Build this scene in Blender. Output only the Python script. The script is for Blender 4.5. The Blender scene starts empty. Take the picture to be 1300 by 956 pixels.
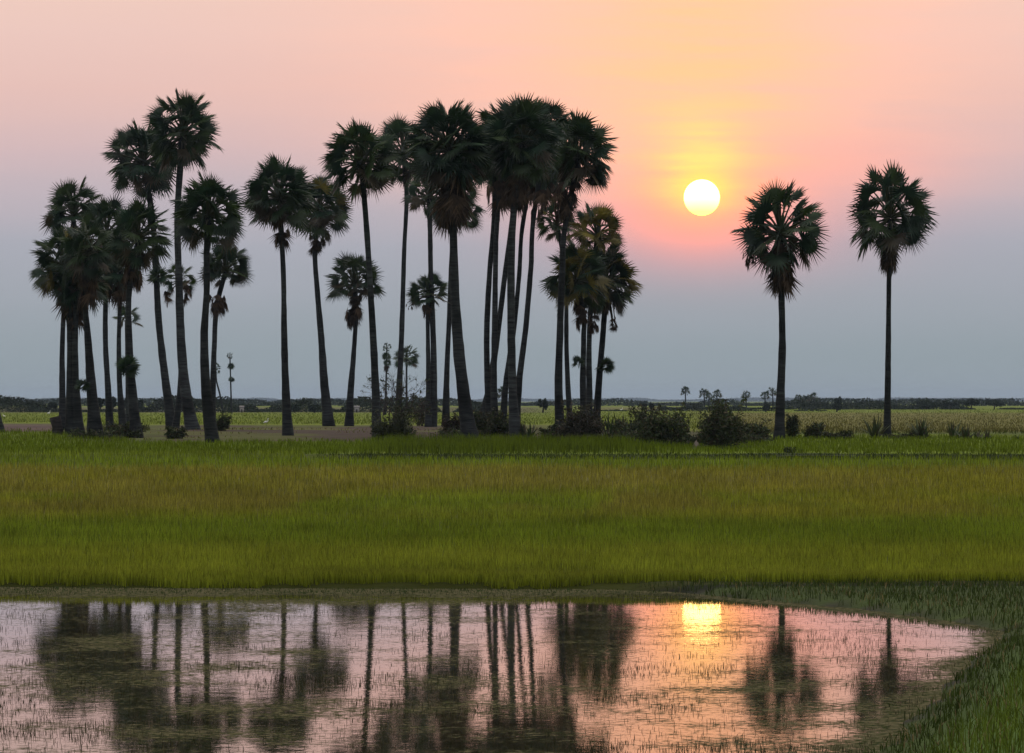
import bpy, math, random
import numpy as np
from mathutils import Vector

random.seed(7)
RNG = np.random.default_rng(11)
F = 4972.0          # focal length in photo pixels (telephoto)
CX, HY = 650.0, 509.0
H = 2.5             # camera height above the fields
WZ = -0.10          # water level
C = bpy.context.scene.collection
SUN_AZ = math.atan((891 - CX) / F)
SUN_EL = math.atan((HY - 251) / F)

# ------------------------------------------------------------------ helpers
def lin(c):
    return tuple(((v / 255) / 12.92 if v <= 10 else (((v / 255) + .055) / 1.055) ** 2.4) for v in c)

def tag(o, label=None, cat=None, group=None, kind=None):
    if label: o['label'] = label
    if cat: o['category'] = cat
    if group: o['group'] = group
    if kind: o['kind'] = kind
    return o

def empty(name, loc):
    o = bpy.data.objects.new(name, None)
    o.location = loc
    o.empty_display_size = .5
    C.objects.link(o)
    return o

def vnoise(x, y, seed=0):
    x = np.asarray(x, float); y = np.asarray(y, float)
    xi = np.floor(x).astype(np.int64); yi = np.floor(y).astype(np.int64)
    fx = x - xi; fy = y - yi
    fx = fx * fx * (3 - 2 * fx); fy = fy * fy * (3 - 2 * fy)
    def h(a, b):
        n = (a * 374761393 + b * 668265263 + seed * 2147483647) & 0xffffffff
        n = ((n ^ (n >> 13)) * 1274126177) & 0xffffffff
        return ((n ^ (n >> 16)) & 0xffff) / 65535.0
    return (h(xi, yi) * (1 - fx) + h(xi + 1, yi) * fx) * (1 - fy) + (h(xi, yi + 1) * (1 - fx) + h(xi + 1, yi + 1) * fx) * fy

def fbm(x, y, seed=0, o=3):
    s = 0; a = .5; t = 0
    for k in range(o):
        s = s + a * vnoise(x * 2 ** k, y * 2 ** k, seed + k); t += a; a *= .5
    return s / t

def smooth(a, b, v):
    t = np.clip((v - a) / (b - a), 0, 1)
    return t * t * (3 - 2 * t)

def mesh_obj(name, verts, faces, mat, parent=None, loc=None, col=None, smooth_shade=False):
    """verts (n,3); faces: list of int arrays with equal row length, or python lists"""
    me = bpy.data.meshes.new(name)
    verts = np.asarray(verts, np.float32).reshape(-1, 3)
    if loc is not None:
        verts = verts - np.asarray(loc, np.float32)
    me.vertices.add(len(verts)); me.vertices.foreach_set('co', verts.ravel())
    idx = []; st = []; tot = []; s = 0
    for f in faces:
        f = np.asarray(f, np.int32)
        if f.size == 0: continue
        n, k = f.shape
        idx.append(f.ravel()); st.append(s + np.arange(n) * k); tot.append(np.full(n, k)); s += n * k
    idx = np.concatenate(idx).astype(np.int32); st = np.concatenate(st).astype(np.int32)
    me.loops.add(len(idx)); me.loops.foreach_set('vertex_index', idx)
    me.polygons.add(len(st)); me.polygons.foreach_set('loop_start', st)
    if smooth_shade:
        me.polygons.foreach_set('use_smooth', np.ones(len(st), bool))
    if col is not None:
        a = me.color_attributes.new('Col', 'FLOAT_COLOR', 'POINT')
        c4 = np.ones((len(verts), 4), np.float32); c4[:, :3] = col
        a.data.foreach_set('color', c4.ravel())
    me.update(calc_edges=True); me.validate()
    me.materials.append(mat)
    o = bpy.data.objects.new(name, me)
    C.objects.link(o)
    if parent is not None:
        o.parent = parent
    elif loc is not None:
        o.location = loc
    return o

class Buf:
    def __init__(s):
        s.v = []; s.q = []; s.t = []; s.c = []; s.n = 0
    def add(s, v, q=None, t=None, c=(1, 1, 1)):
        v = np.asarray(v, float).reshape(-1, 3)
        if q is not None and len(q): s.q.append(np.asarray(q, int).reshape(-1, 4) + s.n)
        if t is not None and len(t): s.t.append(np.asarray(t, int).reshape(-1, 3) + s.n)
        cc = np.asarray(c, float)
        s.c.append(np.broadcast_to(cc, (len(v), 3)).copy() if cc.ndim == 1 else cc)
        s.v.append(v); s.n += len(v)
    def build(s, name, mat, parent=None, loc=None, sm=False):
        fs = []
        if s.q: fs.append(np.concatenate(s.q))
        if s.t: fs.append(np.concatenate(s.t))
        return mesh_obj(name, np.concatenate(s.v), fs, mat, parent, loc, np.concatenate(s.c), sm)
    def box(s, c, d, col=(1, 1, 1)):
        x, y, z = c; a, b, e = d[0] / 2, d[1] / 2, d[2] / 2
        v = [(x + i * a, y + j * b, z + k * e) for k in (-1, 1) for j in (-1, 1) for i in (-1, 1)]
        s.add(v, [(0, 2, 3, 1), (4, 5, 7, 6), (0, 1, 5, 4), (2, 6, 7, 3), (0, 4, 6, 2), (1, 3, 7, 5)], c=col)
    def tube(s, pts, rad, seg=8, col=(1, 1, 1), cap=True, jit=0.0):
        pts = np.asarray(pts, float); n = len(pts)
        rad = np.broadcast_to(np.asarray(rad, float), (n,))
        tan = np.gradient(pts, axis=0); tan /= np.linalg.norm(tan, axis=1)[:, None] + 1e-9
        ref = np.array([0, 1., 0]) if abs(tan[0][1]) < .9 else np.array([1., 0, 0])
        vs = []
        for i in range(n):
            a = np.cross(ref, tan[i]); a /= np.linalg.norm(a) + 1e-9
            b = np.cross(tan[i], a)
            th = np.arange(seg) / seg * 2 * math.pi
            r = rad[i] * (1 + jit * (RNG.random(seg) - .5))
            vs.append(pts[i] + np.outer(np.cos(th) * r, a) + np.outer(np.sin(th) * r, b))
        q = []
        for i in range(n - 1):
            for j in range(seg):
                k = (j + 1) % seg
                q.append((i * seg + j, i * seg + k, (i + 1) * seg + k, (i + 1) * seg + j))
        vs = np.concatenate(vs)
        t = []
        if cap:
            vs = np.concatenate([vs, pts[-1:], pts[:1]])
            m = n * seg
            for j in range(seg):
                k = (j + 1) % seg
                t.append(((n - 1) * seg + j, (n - 1) * seg + k, m)); t.append((k, j, m + 1))
        s.add(vs, q, t, col)

# ------------------------------------------------------------------ materials
def new_mat(name):
    m = bpy.data.materials.new(name); m.use_nodes = True
    nt = m.node_tree; nt.nodes.clear()
    return m, nt
def N(nt, t, **kw):
    n = nt.nodes.new(t)
    for k, v in kw.items():
        if k.startswith('_'): setattr(n, k[1:], v)
        else: n.inputs[k].default_value = v
    return n
def L(nt, a, b): nt.links.new(a, b)

def leafy(name, tint=(1, 1, 1), trans=.3, rough=.6, nscale=2.0, spec=.2, namt=.5):
    m, nt = new_mat(name)
    out = N(nt, 'ShaderNodeOutputMaterial')
    att = N(nt, 'ShaderNodeAttribute', _attribute_name='Col')
    geo = N(nt, 'ShaderNodeNewGeometry')
    no = N(nt, 'ShaderNodeTexNoise', Scale=nscale, Detail=3.0)
    L(nt, geo.outputs['Position'], no.inputs['Vector'])
    mr = N(nt, 'ShaderNodeMapRange'); mr.inputs['To Min'].default_value = 1 - namt; mr.inputs['To Max'].default_value = 1 + namt
    mr.inputs['From Min'].default_value = .25; mr.inputs['From Max'].default_value = .75
    L(nt, no.outputs['Fac'], mr.inputs['Value'])
    vm = N(nt, 'ShaderNodeVectorMath', _operation='MULTIPLY'); vm.inputs[1].default_value = tint
    L(nt, att.outputs['Color'], vm.inputs[0])
    vs = N(nt, 'ShaderNodeVectorMath', _operation='SCALE')
    L(nt, vm.outputs[0], vs.inputs[0]); L(nt, mr.outputs[0], vs.inputs['Scale'])
    p = N(nt, 'ShaderNodeBsdfPrincipled', Roughness=rough); p.inputs['Specular IOR Level'].default_value = spec
    L(nt, vs.outputs[0], p.inputs['Base Color'])
    if trans > 0:
        tr = N(nt, 'ShaderNodeBsdfTranslucent'); L(nt, vs.outputs[0], tr.inputs['Color'])
        mx = N(nt, 'ShaderNodeMixShader'); mx.inputs[0].default_value = trans
        L(nt, p.outputs[0], mx.inputs[1]); L(nt, tr.outputs[0], mx.inputs[2]); L(nt, mx.outputs[0], out.inputs['Surface'])
    else:
        L(nt, p.outputs[0], out.inputs['Surface'])
    return m

M_LEAF = leafy('palm_leaf', trans=.25, rough=.45, nscale=1.5, spec=.35)
M_DEAD = leafy('dead_frond', trans=.15, rough=.8, nscale=3)
M_BUSH = leafy('bush_leaf', trans=.2, rough=.6, nscale=1.2)
M_RICE = leafy('rice_blade', trans=.35, rough=.7, nscale=.35, namt=.22, spec=.08)
M_GRASS = leafy('grass_blade', trans=.3, rough=.8, nscale=.8, namt=.3, spec=.03)
M_FAR = leafy('far_foliage', trans=.1, rough=.8, nscale=.05, namt=.5)
M_TWIG = leafy('twig_bark', trans=0, rough=.9, nscale=6)
M_PLAIN = leafy('matt_paint', trans=0, rough=.8, nscale=3, namt=.15)

def mat_trunk():
    m, nt = new_mat('palm_bark')
    out = N(nt, 'ShaderNodeOutputMaterial'); p = N(nt, 'ShaderNodeBsdfPrincipled', Roughness=.9)
    p.inputs['Specular IOR Level'].default_value = .15
    att = N(nt, 'ShaderNodeAttribute', _attribute_name='Col')
    tc = N(nt, 'ShaderNodeNewGeometry')
    mp = N(nt, 'ShaderNodeMapping'); mp.inputs['Scale'].default_value = (1, 1, 9)
    L(nt, tc.outputs['Position'], mp.inputs['Vector'])
    n1 = N(nt, 'ShaderNodeTexNoise', Scale=1.3, Detail=5.0, Roughness=.65); L(nt, mp.outputs[0], n1.inputs['Vector'])
    n2 = N(nt, 'ShaderNodeTexNoise', Scale=.9, Detail=4.0); L(nt, tc.outputs['Position'], n2.inputs['Vector'])
    r1 = N(nt, 'ShaderNodeMapRange'); r1.inputs['From Min'].default_value = .3; r1.inputs['From Max'].default_value = .7
    r1.inputs['To Min'].default_value = .2; r1.inputs['To Max'].default_value = 2.2; L(nt, n1.outputs['Fac'], r1.inputs['Value'])
    r2 = N(nt, 'ShaderNodeMapRange'); r2.inputs['From Min'].default_value = .3; r2.inputs['From Max'].default_value = .7
    r2.inputs['To Min'].default_value = .45; r2.inputs['To Max'].default_value = 1.5; L(nt, n2.outputs['Fac'], r2.inputs['Value'])
    mu = N(nt, 'ShaderNodeMath', _operation='MULTIPLY'); L(nt, r1.outputs[0], mu.inputs[0]); L(nt, r2.outputs[0], mu.inputs[1])
    vs = N(nt, 'ShaderNodeVectorMath', _operation='SCALE'); L(nt, att.outputs['Color'], vs.inputs[0]); L(nt, mu.outputs[0], vs.inputs['Scale'])
    L(nt, vs.outputs[0], p.inputs['Base Color'])
    b = N(nt, 'ShaderNodeBump', Strength=.6, Distance=.05); L(nt, n1.outputs['Fac'], b.inputs['Height']); L(nt, b.outputs[0], p.inputs['Normal'])
    L(nt, p.outputs[0], out.inputs['Surface'])
    return m
M_BARK = mat_trunk()

def mat_ground():
    m, nt = new_mat('field_soil')
    out = N(nt, 'ShaderNodeOutputMaterial'); p = N(nt, 'ShaderNodeBsdfPrincipled', Roughness=.95)
    p.inputs['Specular IOR Level'].default_value = .1
    att = N(nt, 'ShaderNodeAttribute', _attribute_name='Col')
    g = N(nt, 'ShaderNodeNewGeometry')
    n1 = N(nt, 'ShaderNodeTexNoise', Scale=.9, Detail=8.0, Roughness=.7); L(nt, g.outputs['Position'], n1.inputs['Vector'])
    n2 = N(nt, 'ShaderNodeTexNoise', Scale=.06, Detail=4.0, Roughness=.6); L(nt, g.outputs['Position'], n2.inputs['Vector'])
    a = N(nt, 'ShaderNodeMath', _operation='ADD'); L(nt, n1.outputs['Fac'], a.inputs[0]); L(nt, n2.outputs['Fac'], a.inputs[1])
    r = N(nt, 'ShaderNodeMapRange'); r.inputs['From Min'].default_value = .6; r.inputs['From Max'].default_value = 1.4
    r.inputs['To Min'].default_value = .5; r.inputs['To Max'].default_value = 1.5; L(nt, a.outputs[0], r.inputs['Value'])
    vs = N(nt, 'ShaderNodeVectorMath', _operation='SCALE'); L(nt, att.outputs['Color'], vs.inputs[0]); L(nt, r.outputs[0], vs.inputs['Scale'])
    L(nt, vs.outputs[0], p.inputs['Base Color'])
    b = N(nt, 'ShaderNodeBump', Strength=.7, Distance=.12); L(nt, n1.outputs['Fac'], b.inputs['Height']); L(nt, b.outputs[0], p.inputs['Normal'])
    L(nt, p.outputs[0], out.inputs['Surface'])
    return m
M_GROUND = mat_ground()

def mat_water():
    m, nt = new_mat('still_pond_water')
    out = N(nt, 'ShaderNodeOutputMaterial')
    g = N(nt, 'ShaderNodeNewGeometry')
    p = N(nt, 'ShaderNodeBsdfPrincipled', Roughness=.02, IOR=1.36)
    p.inputs['Base Color'].default_value = (.022, .02, .010, 1); p.inputs['Specular Tint'].default_value = (1.0, .90, .86, 1)
    # gentle ripples
    mp = N(nt, 'ShaderNodeMapping'); mp.inputs['Scale'].default_value = (1.0, .8, 1)
    L(nt, g.outputs['Position'], mp.inputs['Vector'])
    n1 = N(nt, 'ShaderNodeTexNoise', Scale=5.0, Detail=4.0, Roughness=.6); L(nt, mp.outputs[0], n1.inputs['Vector'])
    b = N(nt, 'ShaderNodeBump', Strength=.18, Distance=.004); L(nt, n1.outputs['Fac'], b.inputs['Height']); L(nt, b.outputs[0], p.inputs['Normal'])
    # floating scum in small flecks; thicker near the rice (mask stored in Col.r)
    att = N(nt, 'ShaderNodeAttribute', _attribute_name='Col')
    sep = N(nt, 'ShaderNodeSeparateColor'); L(nt, att.outputs['Color'], sep.inputs[0])
    n2 = N(nt, 'ShaderNodeTexNoise', Scale=10.0, Detail=6.0, Roughness=.75); L(nt, g.outputs['Position'], n2.inputs['Vector'])
    n3 = N(nt, 'ShaderNodeTexNoise', Scale=.8, Detail=3.0, Roughness=.6); L(nt, g.outputs['Position'], n3.inputs['Vector'])
    mul = N(nt, 'ShaderNodeMath', _operation='MULTIPLY_ADD'); L(nt, n3.outputs['Fac'], mul.inputs[0]); mul.inputs[1].default_value = .45
    L(nt, n2.outputs['Fac'], mul.inputs[2])
    ad = N(nt, 'ShaderNodeMath', _operation='MULTIPLY_ADD'); L(nt, sep.outputs[0], ad.inputs[0]); ad.inputs[1].default_value = .42
    L(nt, mul.outputs[0], ad.inputs[2])
    r = N(nt, 'ShaderNodeMapRange'); r.inputs['From Min'].default_value = .77; r.inputs['From Max'].default_value = .90
    L(nt, ad.outputs[0], r.inputs['Value'])
    d = N(nt, 'ShaderNodeBsdfPrincipled', Roughness=1.0); d.inputs['Specular IOR Level'].default_value = 0
    cr = N(nt, 'ShaderNodeValToRGB'); cr.color_ramp.elements[0].position = .35; cr.color_ramp.elements[0].color = (.018, .028, .008, 1)
    cr.color_ramp.elements[1].position = .62; cr.color_ramp.elements[1].color = (.115, .100, .055, 1)
    n4 = N(nt, 'ShaderNodeTexNoise', Scale=16.0, Detail=3.0); L(nt, g.outputs['Position'], n4.inputs['Vector'])
    L(nt, n4.outputs['Fac'], cr.inputs[0]); L(nt, cr.outputs[0], d.inputs['Base Color'])
    mx = N(nt, 'ShaderNodeMixShader'); L(nt, r.outputs[0], mx.inputs[0]); L(nt, p.outputs[0], mx.inputs[1]); L(nt, d.outputs[0], mx.inputs[2])
    L(nt, mx.outputs[0], out.inputs['Surface'])
    return m
M_WATER = mat_water()

# ------------------------------------------------------------------ terrain
def rise(y):
    return .88 * smooth(60, 165, np.asarray(y, float))

def mound(x, y):
    n = fbm(x / 6, y / 8, 5)
    a = np.exp(-((y - 186) / 24.0) ** 2)
    left = smooth(-52, -28, x) * (1 - smooth(0, 10, x))
    right = smooth(0, 10, x) * (1 - smooth(35, 52, x))
    return a * (left * (.17 + .14 * (n - .5)) + right * (.05 + .05 * n))

POND = [(-40, 58.4), (-8, 54.8), (-2, 54.1), (0, 54.1), (1.5, 53.9), (2.2, 53.2), (3.1, 51.2), (4.3, 48.8), (5.1, 46.2), (5.55, 44.2), (5.0, 41.0), (4.35, 38.2),
        (3.75, 34.6), (3.1, 31.5), (2.6, 28.8), (1.9, 25.5), (0.6, 22.4), (-6, 20.6), (-40, 20.0)]
def pond_sd(x, y):
    x = np.asarray(x, float); y = np.asarray(y, float)
    d = np.full(x.shape, 1e9); inside = np.zeros(x.shape, bool)
    P = POND
    for i in range(len(P)):
        x1, y1 = P[i]; x2, y2 = P[(i + 1) % len(P)]
        ex, ey = x2 - x1, y2 - y1
        t = np.clip(((x - x1) * ex + (y - y1) * ey) / (ex * ex + ey * ey), 0, 1)
        d = np.minimum(d, np.hypot(x - x1 - t * ex, y - y1 - t * ey))
        c = ((y1 > y) != (y2 > y)) & (x < (x2 - x1) * (y - y1) / (y2 - y1 + 1e-12) + x1)
        inside ^= c
    return np.where(inside, -d, d)      # negative inside

def hgt(x, y):
    x = np.asarray(x, float); y = np.asarray(y, float)
    z = rise(y) + mound(x, y) + .02 * (fbm(x / 2, y / 2, 3) - .5)
    sd = pond_sd(x, y) + .35 * (fbm(x * 1.3, y * 1.3, 9) - .5)
    z = z - .30 * (1 - smooth(-.7, .55, sd))
    # the bank at the right rises a little
    z = z + .10 * smooth(.4, 2.0, sd) * smooth(50, 44, y) * smooth(0, 2, x)
    return z

def gpx(x, y):   # where a spot on the flat plain falls, used only to zone the fields
    return CX + x / y * F, HY + (H - rise(y)) * F / y
_yt = np.geomspace(20, 6000, 4000); _pt = HY + (H - .88 * smooth(60, 165, _yt)) * F / _yt
def inv_py(py): return np.interp(-np.asarray(py, float), -_pt, _yt)

BR = np.array((.060, .043, .031)); GR = np.array((.115, .150, .010)); OL = np.array((.175, .172, .016)); GO = np.array((.198, .182, .026))
GB = np.array((.130, .180, .010)); DK = np.array((.030, .044, .010)); PINKSOIL = np.array((.082, .056, .046))
def zone(x, y):
    x = np.asarray(x, float); y = np.asarray(y, float)
    yy = np.maximum(y, 15.0)
    px, py = gpx(x, yy)
    py = py + 5 * (fbm(x / 5, yy / 9, 21) - .5) * np.clip((py - 509) / 60, .1, 1.6)
    px = px + 30 * (fbm(x / 3, yy / 6, 22) - .5)
    c = np.zeros(x.shape + (3,)) + GR
    def mix(m, k):
        nonlocal c
        c = c * (1 - m[..., None]) + k * m[..., None]
    wob = fbm(x / 7, yy / 14, 31)
    band = lambda a, b, s=3: smooth(a - s, a + s, py) * (1 - smooth(b - s, b + s, py))
    # main paddy
    mix(band(583, 596), GB * .95)
    mix(band(596, 760), OL)
    right_notch = smooth(835, 900, px) 
    mix(band(597, 624, 4) * (1 - .5 * right_notch), GO * .93)
    mix(band(606, 618, 4) * right_notch, GO * .9)
    mix(band(630, 700, 14) * smooth(.45, .62, wob), GR * 1.15)
    mix(band(662, 712, 10), GB * .85)
    mix(band(625, 655, 8) * smooth(.5, .6, fbm(x / 3, yy / 10, 44)), GO * .8)
    mix(band(600, 640, 6) * smooth(.55, .65, fbm(x / 4, yy / 12, 45)), OL)
    mix(band(700, 800, 12), np.array((.155, .180, .013)))
    # strip before the trees
    mix(band(556, 577), GB * .9)
    mix(band(577, 583, 1) * smooth(380, 480, px), DK)
    mix(band(545, 562, 2) * (1 - smooth(170, 230, px)), GB * .8)
    # plain behind the trees
    mix(band(521, 552, 2) * smooth(840, 950, px), np.array((.125, .120, .028)))
    mix(band(551, 553, 2) * smooth(840, 950, px), DK * 1.5)
    mix(band(515, 524, 1) * smooth(840, 950, px), GR * 1.0)
    mix(band(517, 524, 1) * (1 - smooth(660, 720, px)), np.array((.10, .10, .04)))
    mix(band(517, 521, 1) * smooth(720, 760, px) * (1 - smooth(840, 950, px)), np.array((.12, .12, .035)))
    # earth of the mound
    e = band(540, 562, 1.5) * smooth(185, 215, px) * (1 - smooth(650, 800, px))
    mix(e * (1 - .35 * smooth(.5, .6, wob)), BR)
    e2 = band(538, 551, 1.5) * (1 - smooth(70, 110, px))
    mix(e2, PINKSOIL)
    e3 = band(540, 563, 1.5) * smooth(70, 110, px) * (1 - smooth(185, 215, px))
    mix(e3 * .7, np.array((.05, .045, .03)))
    e4 = band(548, 566, 2) * smooth(640, 720, px) * (1 - smooth(950, 985, px))
    mix(e4 * .8, np.array((.045, .04, .025)))
    # the weedy margin of the pond
    sd = pond_sd(x, y)
    mix(smooth(3.2, .2, sd) * smooth(52, 50, y) * 0.0 + (y < 53.5) * smooth(-.5, .2, sd) * 1.0, DK * 1.2)
    bank = smooth(.25, .9, sd) * (y < 45)
    mix(bank, np.array((.060, .105, .020)))
    mix((sd < .1) * 1.0 * (y < 53.6), np.array((.03, .028, .018)))
    return c

def axis(segs):
    out = []
    for a, b, st in segs:
        out += list(np.arange(a, b, st))
    return out
xs = axis([(-14, 14, .4), (14, 60, 1.0)]); xs = sorted(set([-v for v in xs if v > 14] + list(xs)))
g = 60
while g < 9000: g *= 1.22; xs += [g, -g]
xs = np.array(sorted(xs))
ys = axis([(-60, 18, 6), (18, 60, .35), (60, 120, 1.2), (120, 240, .7), (240, 340, 1.5)])
g = 340
while g < 13000: g *= 1.025; ys.append(g)
ys = np.array(ys); ys = np.concatenate([[-9000, -2500, -700, -200], ys])
X, Y = np.meshgrid(xs, ys)
Z = hgt(X, Y)
nx, ny = len(xs), len(ys)
ii = np.arange(nx * ny).reshape(ny, nx)
quads = np.stack([ii[:-1, :-1], ii[:-1, 1:], ii[1:, 1:], ii[1:, :-1]], -1).reshape(-1, 4)
gcol = zone(X, Y).reshape(-1, 3)
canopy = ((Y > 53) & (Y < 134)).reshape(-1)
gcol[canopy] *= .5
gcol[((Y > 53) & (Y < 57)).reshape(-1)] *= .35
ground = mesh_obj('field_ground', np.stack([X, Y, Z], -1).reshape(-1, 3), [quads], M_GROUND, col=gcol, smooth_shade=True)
tag(ground, kind='structure')

# water sheet
wx = np.arange(-40, 7.01, .25); wy = np.arange(19.5, 57.6, .25)
X, Y = np.meshgrid(wx, wy)
m = smooth(51.2, 53.9, Y + .8 * (fbm(X / 1.6, Y / 1.2, 61) - .5)) * .75
m = np.maximum(m, .42 * smooth(.4, -1.4, -(-pond_sd(X, Y))) * 0)
sd = pond_sd(X, Y)
m = np.maximum(m, .5 * smooth(-.5, 0, sd) * (X > 0))
m = m + .16 * (smooth(.55, .70, fbm(X / 2.2, Y / 3.0, 63)))
m = m + .15 * np.exp(-((X + 3.3) / 1.5) ** 2) * smooth(30, 36, Y) + .10 * smooth(.45, .6, fbm(X / .8, Y / 1.2, 64))
ii = np.arange(X.size).reshape(X.shape)
quads = np.stack([ii[:-1, :-1], ii[:-1, 1:], ii[1:, 1:], ii[1:, :-1]], -1).reshape(-1, 4)
water = mesh_obj('pond_water', np.stack([X, Y, np.full(X.shape, WZ)], -1).reshape(-1, 3), [quads], M_WATER,
                 col=np.repeat(m.reshape(-1, 1), 3, 1))
tag(water, kind='structure')

# ------------------------------------------------------------------ grass blades
def blades(name, mat, x, y, h, w, col, z0=None, lean=.35, tipcol=None, stage=2):
    n = len(x)
    z = hgt(x, y) if z0 is None else z0
    th = RNG.random(n) * 2 * math.pi
    dx, dy = np.cos(th) * w / 2, np.sin(th) * w / 2 * .6
    la = RNG.random(n) * 2 * math.pi; lr = np.abs(RNG.normal(0, lean, n)) * h
    lx, ly = np.cos(la) * lr, np.sin(la) * lr
    P = np.zeros((n, 5, 3))
    P[:, 0] = np.stack([x - dx, y - dy, z - .02], -1); P[:, 1] = np.stack([x + dx, y + dy, z - .02], -1)
    P[:, 2] = np.stack([x - dx * .8 + lx * .35, y - dy * .8 + ly * .35, z + h * .6], -1)
    P[:, 3] = np.stack([x + dx * .8 + lx * .35, y + dy * .8 + ly * .35, z + h * .6], -1)
    P[:, 4] = np.stack([x + lx, y + ly, z + h], -1)
    b = np.arange(n)[:, None] * 5
    q = b + np.array([[0, 1, 3, 2]]); t = b + np.array([[2, 3, 4]])
    cc = np.repeat(col[:, None, :], 5, 1) * (.45 + 1.1 * RNG.random((n, 1, 1)))
    if tipcol is not None:
        cc[:, 4] = cc[:, 4] * .5 + np.asarray(tipcol) * .5
    return mesh_obj(name, P.reshape(-1, 3), [q, t], mat, col=cc.reshape(-1, 3))

def sample_rows(pa, pb, dens, um=.175):
    """points on the plain, thinning with distance like the photo's own grain"""
    n = int((pb - pa) * 1700 * dens)
    py = pa + (pb - pa) * RNG.random(n)
    D = inv_py(py)
    x = (RNG.random(n) * 2 - 1) * um * D
    return x, D

def edge_far(x):   # near edge of the tall rice
    return 54.2 + .40 * (vnoise(x * .8, x * 0, 71) - .5) + .25 * (vnoise(x * 5, x * 0, 72) - .5) + np.where(x < -2, (-x - 2) * .12, 0) + np.where(x > 3, -.1, 0)

# main paddy
x, y = sample_rows(576.5, 741, .85, .19)
px, py = gpx(x, y)
k = (y > edge_far(x)) & (py > 577) & ((py > 584.5) | (px < 385))
x, y = x[k], y[k]
n0 = 26000
xe = (RNG.random(n0) * 2 - 1) * 11; ye = edge_far(xe) + RNG.random(n0) ** 1.5 * 1.0
x = np.concatenate([x, xe]); y = np.concatenate([y, ye])
# tillers in clumps
x = x + RNG.normal(0, .01, len(x))
clump = vnoise(x * 9, y * 9, 77)
k = (clump > .30) | (RNG.random(len(x)) < .3); x, y = x[k], y[k]
h = (.225 + .08 * (fbm(x / 1.2, y / 2.5, 78) - .5)) * (.8 + .35 * RNG.random(len(x)))

h *= .68 + .32 * smooth(54.2, 58.5, y)
w = .006 + y * 9e-5
zc = zone(x, y)
patch = .62 + .55 * fbm(x / .9, y / 2.2, 79) + .25 * fbm(x / .15, y / .5, 80)
rice = blades('rice_paddy', M_RICE, x, y, h, w, zc * 1.25 * patch[:, None], lean=.22, tipcol=GO * 1.0)
tag(rice, 'wide yellow green rice field standing at the edge of the pond', 'rice field', kind='stuff')

# the taller strip in front of the palms, and greener strips to the right and left
x, y = sample_rows(553, 577.5, 1.6, .20)
px, py = gpx(x, y)
edge = 577 - 1.0 * vnoise(x * .4, y * 0, 81) - np.where(px < 330, 0, 0)
kk = (py < edge)
lower = np.where(px < 90, 553, np.where(px < 170, 553 + (px - 90) / 80 * 9, np.where(px < 960, 563, np.where(px < 1000, 563 - (px - 960) / 40 * 7, 556))))
kk &= py > lower + 1.5 * (vnoise(x * .5, y * .1, 82) - .5)
x, y, px, py = x[kk], y[kk], px[kk], py[kk]
tall = smooth(440, 500, px) * (1 - smooth(760, 900, px))
h = (.20 + .22 * tall) * (.75 + .4 * RNG.random(len(x)))
h = np.where((px > 880), .15 + .06 * RNG.random(len(x)), h)
col = zone(x, y); col = col * .0 + GB * .80 * (1 - .25 * tall[:, None])
strip = blades('green_rice_strip', M_RICE, x, y, h, .010 + y * 8e-5, col, lean=.2, tipcol=GB)
tag(strip, 'bright green strip of young rice running along the foot of the palm grove', 'rice field', kind='stuff')
# low bund between them
x, y = sample_rows(577, 584, 1.6, .20)
px, py = gpx(x, y)
kk = (px > 380 + 90 * RNG.random(len(x)))
kk &= ~((px > 985) & (px < 1085) & (py > 578.3) & (py < 581))
x, y = x[kk], y[kk]
bund = blades('bund_grass', M_GRASS, x, y, .05 + .06 * RNG.random(len(x)), .02 + 0 * x, np.tile(DK * 1.3, (len(x), 1)), lean=.5)
tag(bund, 'dark grassy bund between the rice fields', 'grass', kind='stuff')
# distant fields behind the grove
x, y = sample_rows(519, 553, 1.6, .22)
px, py = gpx(x, y)
kk = ~((px > 190) & (px < 700) & (py > 539)) & ~((px < 110) & (py > 537)) & ~((px > 700) & (px < 960) & (py > 545))
x, y = x[kk], y[kk]
h = .15 * (.7 + .5 * RNG.random(len(x)))
fields = blades('far_rice_field', M_RICE, x, y, h, .014 + y * .7e-4, zone(x, y) * .78, lean=.3)
tag(fields, 'distant flat rice fields stretching behind the palm trunks', 'rice field', kind='stuff')

# mound litter grass
n = 15000
x = RNG.uniform(-34, 34, n); y = RNG.uniform(145, 230, n)
px, py = gpx(x, y)
d = fbm(x / 3, y / 5, 91)
kk = (d > .55) & (py > 541) & (px < 980)
x, y = x[kk], y[kk]
cc = np.where(RNG.random((len(x), 1)) < .5, GR * .8, np.array([[.12, .09, .045]]))
mg = blades('mound_grass', M_GRASS, x, y, .03 + .11 * RNG.random(len(x)), .035 + 0 * x, cc, lean=.6)
tag(mg, 'sparse dry grass on the brown earth under the palms', 'grass', kind='stuff')

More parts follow.
